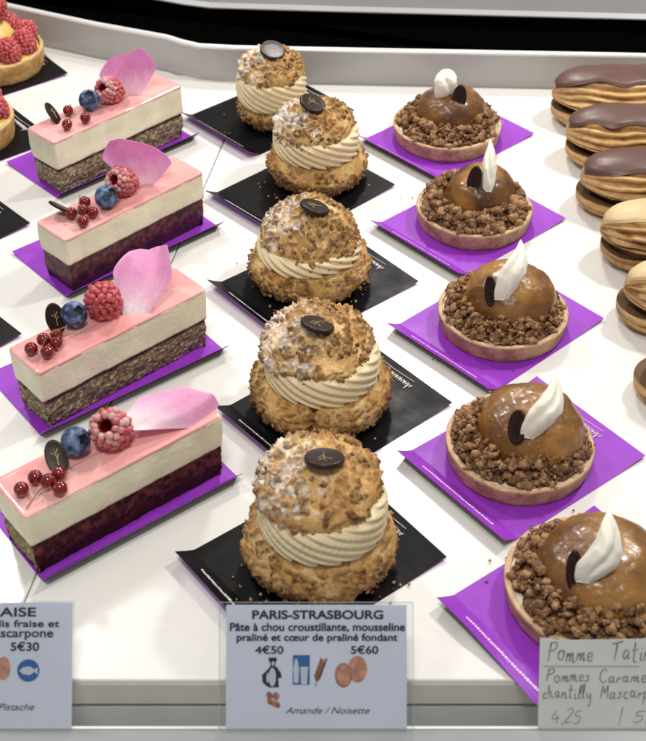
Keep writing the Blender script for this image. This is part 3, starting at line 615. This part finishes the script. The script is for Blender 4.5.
# ---------------------------------------------------------------- eclairs on the right
def eclair(idx, x, y, Ln, label, ice, ang=0, lidoff=.9, lidz=1.95, r=2.12, wav=0.3):
    root = thing('eclair', label, 'eclair', (x, y, 0.01), ang, 'eclairs at the right edge'); off = Vector((idx * 6.3, 1, 4)); CH, CH2 = ((.62, .40, .18), (.36, .19, .065)) if ice == 'choc' else ((.56, .36, .16), (.24, .115, .035))
    def body(x0, x1, rad, z0, zt, up, flute, lid):
        P = []; K = []; n = 110; nphi = 150
        for i in range(n + 1):
            t = i / n; u = -cos(pi * t); sx = (x0 + x1) / 2 + (x1 - x0) / 2 * u; e = min(sx - x0, x1 - sx); er = rad * (1.7 if lid else 1.3)
            wd = rad * sqrt(max(0, 1 - max(0, 1 - e / er) ** 2.2)) + .001; row = []; cr = []
            for k in range(nphi):
                p = 2 * pi * k / nphi; c, s_ = cos(p), sin(p); q = Vector((sx * .6, c * rad, s_ * rad)) + off
                hz = zt if s_ > 0 else z0; s_ = s_ if s_ > 0 or lid else -(-s_) ** .55; rg = 1 + flute * (abs(cos(p * 9 + 1.8 * N(q * .45) + .5 * N(q * 1.4))) - .5) * min(1, wd / rad * 1.3) + .13 * N(q * .7) + .05 * N(q * 2.6) + .02 * N(Vector((q.x * 2, q.y * 8, q.z * 8)))
                yy = c * wd * rg; zz = (s_ * hz * rg * (wd / rad) ** .6)
                if not lid and s_ > .1: zz = .1 * hz + (s_ - .1) * .12 * hz - .30 * (1 - abs(c)) * (wd / rad)
                row.append((sx, yy, up + zz)); f = sstep(-.4, .45, N(q * 1.1) + .6 * N(q * 4)); v = abs(cos(p * 9 + 1.8 * N(q * .45) + .5 * N(q * 1.4))); cc = mix(CH2, CH, min(1, f * .55 + .65 * v) if ice == 'choc' or not lid else sstep(-.25, .35, N(Vector((sx * 1.0 + 1.2 * c, c * 3.5, s_ * 3.5)) * 1.6 + off) + .25 * f))
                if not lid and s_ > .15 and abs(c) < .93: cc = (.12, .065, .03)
                cr.append(cc)
            P.append(row); K.append(cr)
        mb = MB(); mb.grid(P, wv=True, col=K); return mb
    body(0, Ln, r * .95, 1.05, 1.0, 1.05, .09, False).build('bottom_shell', M['choux'], root)
    mb = MB(); P = []
    for i in range(60):
        t = i / 59; sx = lidoff + .5 + (Ln - 1.6) * t; e = min(t, 1 - t) * (Ln - 1.6); wd = r * .78 * min(1, sqrt(max(.0004, e / 1.2)))
        P.append([(sx, wd * cos(2 * pi * k / 40), 1.25 + .55 * sin(2 * pi * k / 40) * min(1, wd / r * 1.4) + .05 * N(Vector((sx, k * .4, idx)))) for k in range(40)])
    mb.grid(P, wv=True); mb.build('filling', M['choc'] if ice == 'choc' else M['crumb'], root) if ice == 'choc' else (setattr(mb, 'c', [(.20, .11, .05)] * len(mb.v)), mb.build('filling', M['crumb'], root))
    body(lidoff - .25, Ln + .4, r, .6, 1.45, lidz, .20, True).build('top_shell', M['choux'], root)
    # icing: a smooth sheet over the upper part of the lid
    x0, x1 = lidoff - .12, Ln + .3; mb = MB(); A = []; B = []; n = 80
    for i in range(n + 1):
        t = i / n; u = -cos(pi * t); sx = (x0 + x1) / 2 + (x1 - x0) / 2 * u; e = max(0, min(sx - lidoff + .25, Ln + .4 - sx)); wd = r * sqrt(max(0, 1 - max(0, 1 - e / (r * 1.7)) ** 2.2)); ra = []; rb = []
        lo = {'choc': .92, 'cara': 1.08}[ice] + wav * N(Vector((sx * .55, idx * 2.1, 0))) ; 
        for k in range(33):
            p = lo + (pi - 2 * lo) * k / 32; c, s_ = cos(p), sin(p); edge = min(k, 32 - k) / 32; th_ = .06 + .07 * sstep(0, .10, edge) * sstep(0, .04, min(t, 1 - t))
            y_ = c * wd * 1.09; z_ = lidz + s_ * 1.45 * (wd / r) ** .6 * 1.15 + .04 * N(Vector((sx * .8, c * 3, idx))); ra.append((sx, y_ * (1 + th_ / r), z_ + th_)); rb.append((sx, y_ * .9, z_ - .15))
        A.append(ra); B.append(rb)
    mb.grid(A, flip=True); mb.grid(B)
    def ring(Q): return [q[0] for q in Q] + Q[-1][1:] + [q[-1] for q in Q[::-1]][1:] + Q[0][::-1][1:-1]
    mb.grid([ring(B), ring(A)], wv=True, flip=True); mb.build('icing', M['icing'] if ice == 'choc' else M['fondant'], root)
    return root
EC = [(15.55, 76.9, 'choc', -1, 'rearmost eclair, flat chocolate icing over straight ridges'), (15.75, 71.6, 'choc', -3, 'second chocolate eclair from the back, icing dipping over its front side'),
      (15.55, 66.0, 'choc', -4, 'third chocolate eclair from the back, directly behind the first caramel one'), (16.1, 60.3, 'cara', -4, 'rearmost caramel-iced eclair, next to the last chocolate one'),
      (16.0, 54.6, 'cara', -4, 'middle caramel-iced eclair, opened wide over a dark filling'), (15.75, 48.3, 'cara', -3, 'front caramel-iced eclair, mostly cut off by the right edge')]
for i, (x, y, ic, a, lb) in enumerate(EC): eclair(i + 1, x, y, 12.2, lb, ic, a, lidoff=[.2, .12, .4, .1, .5, .9][i])

# ---------------------------------------------------------------- labels
def plane_root(name, label, x, y, z, lean, rz=0, rolly=0):
    o = thing(name, label, 'price label', (x, y, z)); o.rotation_euler = (radians(lean), radians(rolly), radians(rz)); return o
def text_mesh(body, x0, x1, y0, y1, m, parent, bold=.0, shear=0, name='lettering', z=.05):
    cu = bpy.data.curves.new(name, 'FONT'); cu.body = body; cu.size = 1; cu.shear = shear; cu.extrude = .004
    o = bpy.data.objects.new(name, cu); C.objects.link(o); dg = bpy.context.evaluated_depsgraph_get(); me = bpy.data.meshes.new_from_object(o.evaluated_get(dg)); bpy.data.objects.remove(o)
    xs = [v.co.x for v in me.vertices]; ys = [v.co.y for v in me.vertices]; a, b, c, d = min(xs), max(xs), min(ys), max(ys)
    for v in me.vertices: v.co = Vector(((x0 + (v.co.x - a) / (b - a) * (x1 - x0)) * S, (y0 + (v.co.y - c) / (d - c) * (y1 - y0)) * S, (z + v.co.z) * S))
    if bold:      # heavier strokes: the same letters laid a hair apart
        vs = [v.co.copy() for v in me.vertices]; fs = [tuple(p.vertices) for p in me.polygons]; q = bold * .55 * S; av = []; af = []
        for n_, (dx, dy) in enumerate(((0, 0), (q, 0), (-q, 0), (0, q * .8), (0, -q * .8), (q * .7, q * .6), (-q * .7, -q * .6))):
            b0 = len(av); av += [v + Vector((dx, dy, n_ * .00002)) for v in vs]; af += [tuple(i + b0 for i in f) for f in fs]
        me = bpy.data.meshes.new(name); me.from_pydata(av, [], af)
    me.materials.clear(); me.materials.append(m); o = bpy.data.objects.new(name, me); C.objects.link(o); o.parent = parent; return o
def poly(pts, m, parent, name, z=.05):
    mb = MB(); mb.prism(pts, z, z + .006); return mb.build(name, m, parent, smooth=False)
def ell(cx, cy, rx, ry, n=24, a=0): return [(cx + rx * cos(2 * pi * k / n) * cos(a) - ry * sin(2 * pi * k / n) * sin(a), cy + rx * cos(2 * pi * k / n) * sin(a) + ry * sin(2 * pi * k / n) * cos(a)) for k in range(n)]
LW, LH = 7.1, 4.78; KX, KY = 78.0, 79.5
def bx(x): return (x - 50) / KX
def by(y): return LH - (y - 45) / KY
lab = plane_root('price_label', 'pale blue printed label headed PARIS-STRASBOURG in a clear holder on the front rail', -3.81, 28.56, -.255, 47)
mb = MB(); mb.box((0, 0, 0), (LW, LH, .04)); mb.build('card', M['paper'], lab, smooth=False)
mb = MB(); mb.box((-.25, -.0, .07), (LW + .25, LH + .10, .12)); mb.build('clear_holder', M['acrylic'], lab, smooth=False)
ed = MB()
for bxx in ((-.27, 0, .06, -.25, LH + .10, .13), (LW + .25, 0, .06, LW + .27, LH + .10, .13), (-.27, LH + .10, .06, LW + .27, LH + .12, .13)): ed.box(bxx[:3], bxx[3:])
me_ = mat('acrylic_edge', (.7, .72, .7), .2, trans=.6, spec=.5); ed.build('holder_edge', me_, lab, smooth=False)
T = lambda s_, x0, x1, yt, yb, **k: text_mesh(s_, bx(x0), bx(x1), by(yb), by(yt), M['ink'], lab, **k)
T('PARIS-STRASBOURG', 131, 531, 62, 88, bold=.035); T('Pâte à chou croustillante, mousseline', 62, 598, 101, 129, bold=.026)
T('praliné et cœur de praliné fondant', 83, 575, 134, 163, bold=.026); T('4€50', 140, 225, 171, 196, bold=.022); T('5€60', 433, 516, 171, 196, bold=.022)
T('Amande / Noisette', 232, 490, 361, 381, shear=.35)
# pictograms
ic = MB()
for pts in (ell(bx(193), by(228), .10, .26), [(bx(180), by(214)), (bx(183), by(206)), (bx(192), by(211)), (bx(203), by(205)), (bx(206), by(216)), (bx(203), by(222)), (bx(183), by(222))],
            [(bx(172), by(250)), (bx(185), by(236)), (bx(205), by(236)), (bx(218), by(255)), (bx(221), by(270)), (bx(210), by(272)), (bx(212), by(300)), (bx(180), by(300)), (bx(162), by(285)), (bx(160), by(262))]): ic.prism(pts, .041, .05)
ic.build('baker_pictogram', M['ink'], lab, smooth=False)
ic = MB(); ic.prism(ell(bx(192), by(268), .14, .36), .052, .056); ic.prism(ell(bx(178), by(270), .05, .2), .052, .056); ic.prism(ell(bx(194), by(226), .05, .10), .052, .056); ic.build('baker_apron', M['inkwhite'], lab, smooth=False)
poly([(bx(254), by(292)), (bx(306), by(292)), (bx(307), by(200)), (bx(255), by(200))], M['inkblue'], lab, 'milk_pictogram', .042)
ic = MB(); ic.prism([(bx(258), by(286)), (bx(272), by(286)), (bx(274), by(240)), (bx(268), by(212)), (bx(262), by(212)), (bx(256), by(240))], .05, .055); ic.prism([(bx(280), by(290)), (bx(298), by(290)), (bx(302), by(236)), (bx(278), by(236))], .05, .055); ic.build('milk_bottle_print', M['inkwhite'], lab, smooth=False)
ic = MB()
for k in range(6):
    cx, cy = 330 + k * 3.6, 270 - k * 10
    ic.prism(ell(bx(cx - 5), by(cy), .05, .16, 12, .3), .042, .048); ic.prism(ell(bx(cx + 6), by(cy), .05, .16, 12, -.5), .0425, .0485)
ic.prism([(bx(322), by(298)), (bx(325), by(298)), (bx(350), by(212)), (bx(347), by(212))], .043, .049); ic.build('wheat_pictogram', M['inkwheat'], lab, smooth=False)
poly(ell(bx(453), by(244), .38, .52), M['inkegg'], lab, 'egg_pictogram', .042); poly(ell(bx(410), by(262), .34, .48), M['inkred'], lab, 'egg_pictogram', .050); poly(ell(bx(410), by(262), .27, .40), M['inkegg'], lab, 'egg_pictogram', .058)
ic = MB(); rng = random.Random(4)
for k in range(9): ic.prism(ell(bx(178 + rng.random() * 30), by(322 + rng.random() * 38), .11, .15, 10, rng.random()), .042 + k * .001, .048 + k * .001)
ic.build('nut_pictogram', M['inkred'], lab, smooth=False)

lab2 = plane_root('price_label', 'pale blue printed label at the bottom left corner showing 5€30 and a blue fish', -16.96, 28.56, -.255, 47)
mb = MB(); mb.box((0, 0, 0), (7.1, 4.88, .04)); mb.build('card', M['paper'], lab2, smooth=False)
mb = MB(); mb.box((-.2, 0, .07), (7.22, 4.95, .13)); mb.build('clear_holder', M['acrylic'], lab2, smooth=False)
K2 = 2.936 * 25.4     # label image pixels per centimetre across
def cx2(x): return 7.1 - (207 - x) / K2
def cy2(y): return 4.88 - (y - 36) / 75.4
T2 = lambda s_, x0, x1, yt, yb, **k: text_mesh(s_, cx2(x0), cx2(x1), cy2(yb), cy2(yt), M['ink'], lab2, **k)
T2('FRAISE', -62, 99, 51, 77, bold=.028); T2('coulis fraise et', -70, 168, 88, 108, bold=.02); T2('mascarpone', -52, 150, 121, 146, bold=.02); T2('5€30', 27, 109, 152, 178, bold=.024)
T2('Pistache', -8, 98, 333, 352, shear=.35)
poly(ell(cx2(79), cy2(236), 33 / K2, 33 / 75.4, 32), M['inkblue'], lab2, 'fish_pictogram', .042)
ic = MB(); ic.prism([(cx2(52), cy2(236)), (cx2(64), cy2(247)), (cx2(84), cy2(249)), (cx2(97), cy2(240)), (cx2(108), cy2(248)), (cx2(106), cy2(236)), (cx2(108), cy2(226)), (cx2(97), cy2(233)), (cx2(84), cy2(224)), (cx2(64), cy2(226))], .05, .056); ic.build('fish_print', M['inkwhite'], lab2, smooth=False)
poly(ell(cx2(6), cy2(230), .27, .46), M['inkegg'], lab2, 'egg_pictogram', .042)

# handwritten label
GL_ = {'P': [[(0, 0), (.05, 1)], [(-.05, .9), (.35, 1), (.5, .8), (.35, .6), (.05, .52)]], 'o': [[(.2, .5), (.05, .35), (.1, .08), (.3, .02), (.42, .25), (.35, .48), (.2, .5), (.5, .42)]],
 'm': [[(0, 0), (.03, .5), (.06, .3), (.2, .5), (.25, .05), (.3, .35), (.42, .5), (.48, .02), (.6, .08)]], 'n': [[(0, 0), (.03, .5), (.08, .3), (.25, .5), (.32, .02), (.45, .08)]],
 'e': [[(.03, .22), (.35, .3), (.3, .48), (.12, .48), (.03, .25), (.12, .02), (.4, .08)]], 'T': [[(-.1, .85), (.6, 1.0)], [(.25, .9), (.22, 0)]], 'a': [[(.35, .45), (.12, .48), (.04, .2), (.15, .02), (.35, .3), (.37, .48), (.36, .08), (.5, .05)]],
 't': [[(.12, 1), (.1, .1), (.3, .03)], [(-.05, .6), (.35, .65)]], 'i': [[(.05, .48), (.07, .05), (.2, .03)], [(.06, .7), (.1, .76)]], 's': [[(.35, .48), (.12, .42), (.3, .2), (.1, .02), (-.02, .08)]],
 'C': [[(.5, .85), (.3, 1), (.05, .7), (.02, .25), (.2, 0), (.5, .12)]], 'r': [[(0, 0), (.03, .5), (.07, .32), (.3, .48)]], 'l': [[(0, .05), (.15, .6), (.15, 1), (.03, .9), (.05, .1), (.25, .03)]], 'c': [[(.35, .42), (.15, .5), (.03, .22), (.15, .02), (.38, .08)]],
 'h': [[(.02, 0), (.05, 1)], [(.05, .3), (.22, .5), (.3, .05), (.42, .05)]], 'y': [[(0, .48), (.08, .15), (.28, .2), (.32, .48), (.3, -.4), (.1, -.45)]], 'M': [[(0, 0), (.08, 1), (.25, .4), (.45, 1), (.52, 0)]], 'p': [[(.02, .5), (.0, -.45)], [(.02, .4), (.25, .5), (.35, .25), (.2, .02), (.02, .1)]],
 '4': [[(.25, 1), (.0, .4), (.45, .42)], [(.3, .65), (.28, 0)]], '2': [[(.02, .8), (.2, 1), (.38, .8), (.2, .35), (0, 0), (.42, .03)]], '5': [[(.42, 1), (.1, .97), (.05, .58), (.3, .6), (.38, .3), (.2, 0), (0, .08)]], ',': [[(.1, .1), (.04, -.15)]], '|': [[(.1, 1.2), (.08, -.1)]], '1': [[(.05, .7), (.2, 1), (.2, 0)]]}
lab3 = plane_root('price_label', 'plain grey label with handwriting at the bottom right corner', 8.42, 28.56, -.255, 47)
mb = MB(); mb.prism([(0, 0), (7.5, 0), (7.5, 3.52), (.75, 3.40), (.65, 3.47), (.12, 3.5)], 0, .06); mb.build('card', M['paper2'], lab3, smooth=False)
# photo scale: 646 px of zoom = 116 px of photo -> 5.57 ; 24.3 px per cm across
def hx(x): return (x - 45) / 5.57 / 25.4
def hy(y): return 3.48 - (y - 92) / 5.57 / 25.6
def write(s_, x0, yb, wd, ht, r=.030, gap=.13):
    mb = MB(); x = 0; rng = random.Random(len(s_)); adv = []
    for ch in s_:
        if ch == ' ': adv.append(None); x += .6; continue
        g = GL_[ch]; mx = max(p[0] for q in g for p in q); adv.append((x, g)); x += mx + gap
    k = wd / x
    for a in adv:
        if not a: continue
        jy = rng.uniform(-.08, .08); sl = rng.uniform(.04, .26); hs = rng.uniform(.88, 1.12)
        for st in a[1]:
            pts = spline(st, 4 * (len(st) - 1)) if len(st) > 2 else st
            mb.tube([(x0 + (a[0] + p[0] + sl * p[1]) * k, yb + (p[1] * hs + jy) * ht, .06) for p in pts], r, k=5)
    mb.xf(Matrix.Scale(.35, 4, (0, 0, 1))); mb.xf(Matrix.Translation((0, 0, .048))); mb.build('handwriting', M['pencil'], lab3)
write('Pomme', hx(105), hy(218), hx(362) - hx(105), .68); write('Tatin', hx(455), hy(216), 1.65, .70)
write('Pommes', hx(95), hy(333), hx(340) - hx(95), .50, .026); write('Caramel', hx(390), hy(333), 2.1, .50, .026)
write('chantilly', hx(72), hy(425), hx(345) - hx(72), .50, .026); write('Mascarpone', hx(395), hy(425), 2.8, .50, .026)
write('4,25', hx(122), hy(560), hx(290) - hx(122), .52, .018); write('|', hx(490), hy(560), .12, .5, .018); write('5,1', hx(575), hy(553), .9, .44, .018)
mb = MB(); mb.box((hx(80), hy(250), .061), (hx(612), hy(245), .07)); mb.build('underline', M['pencil'], lab3, smooth=False)
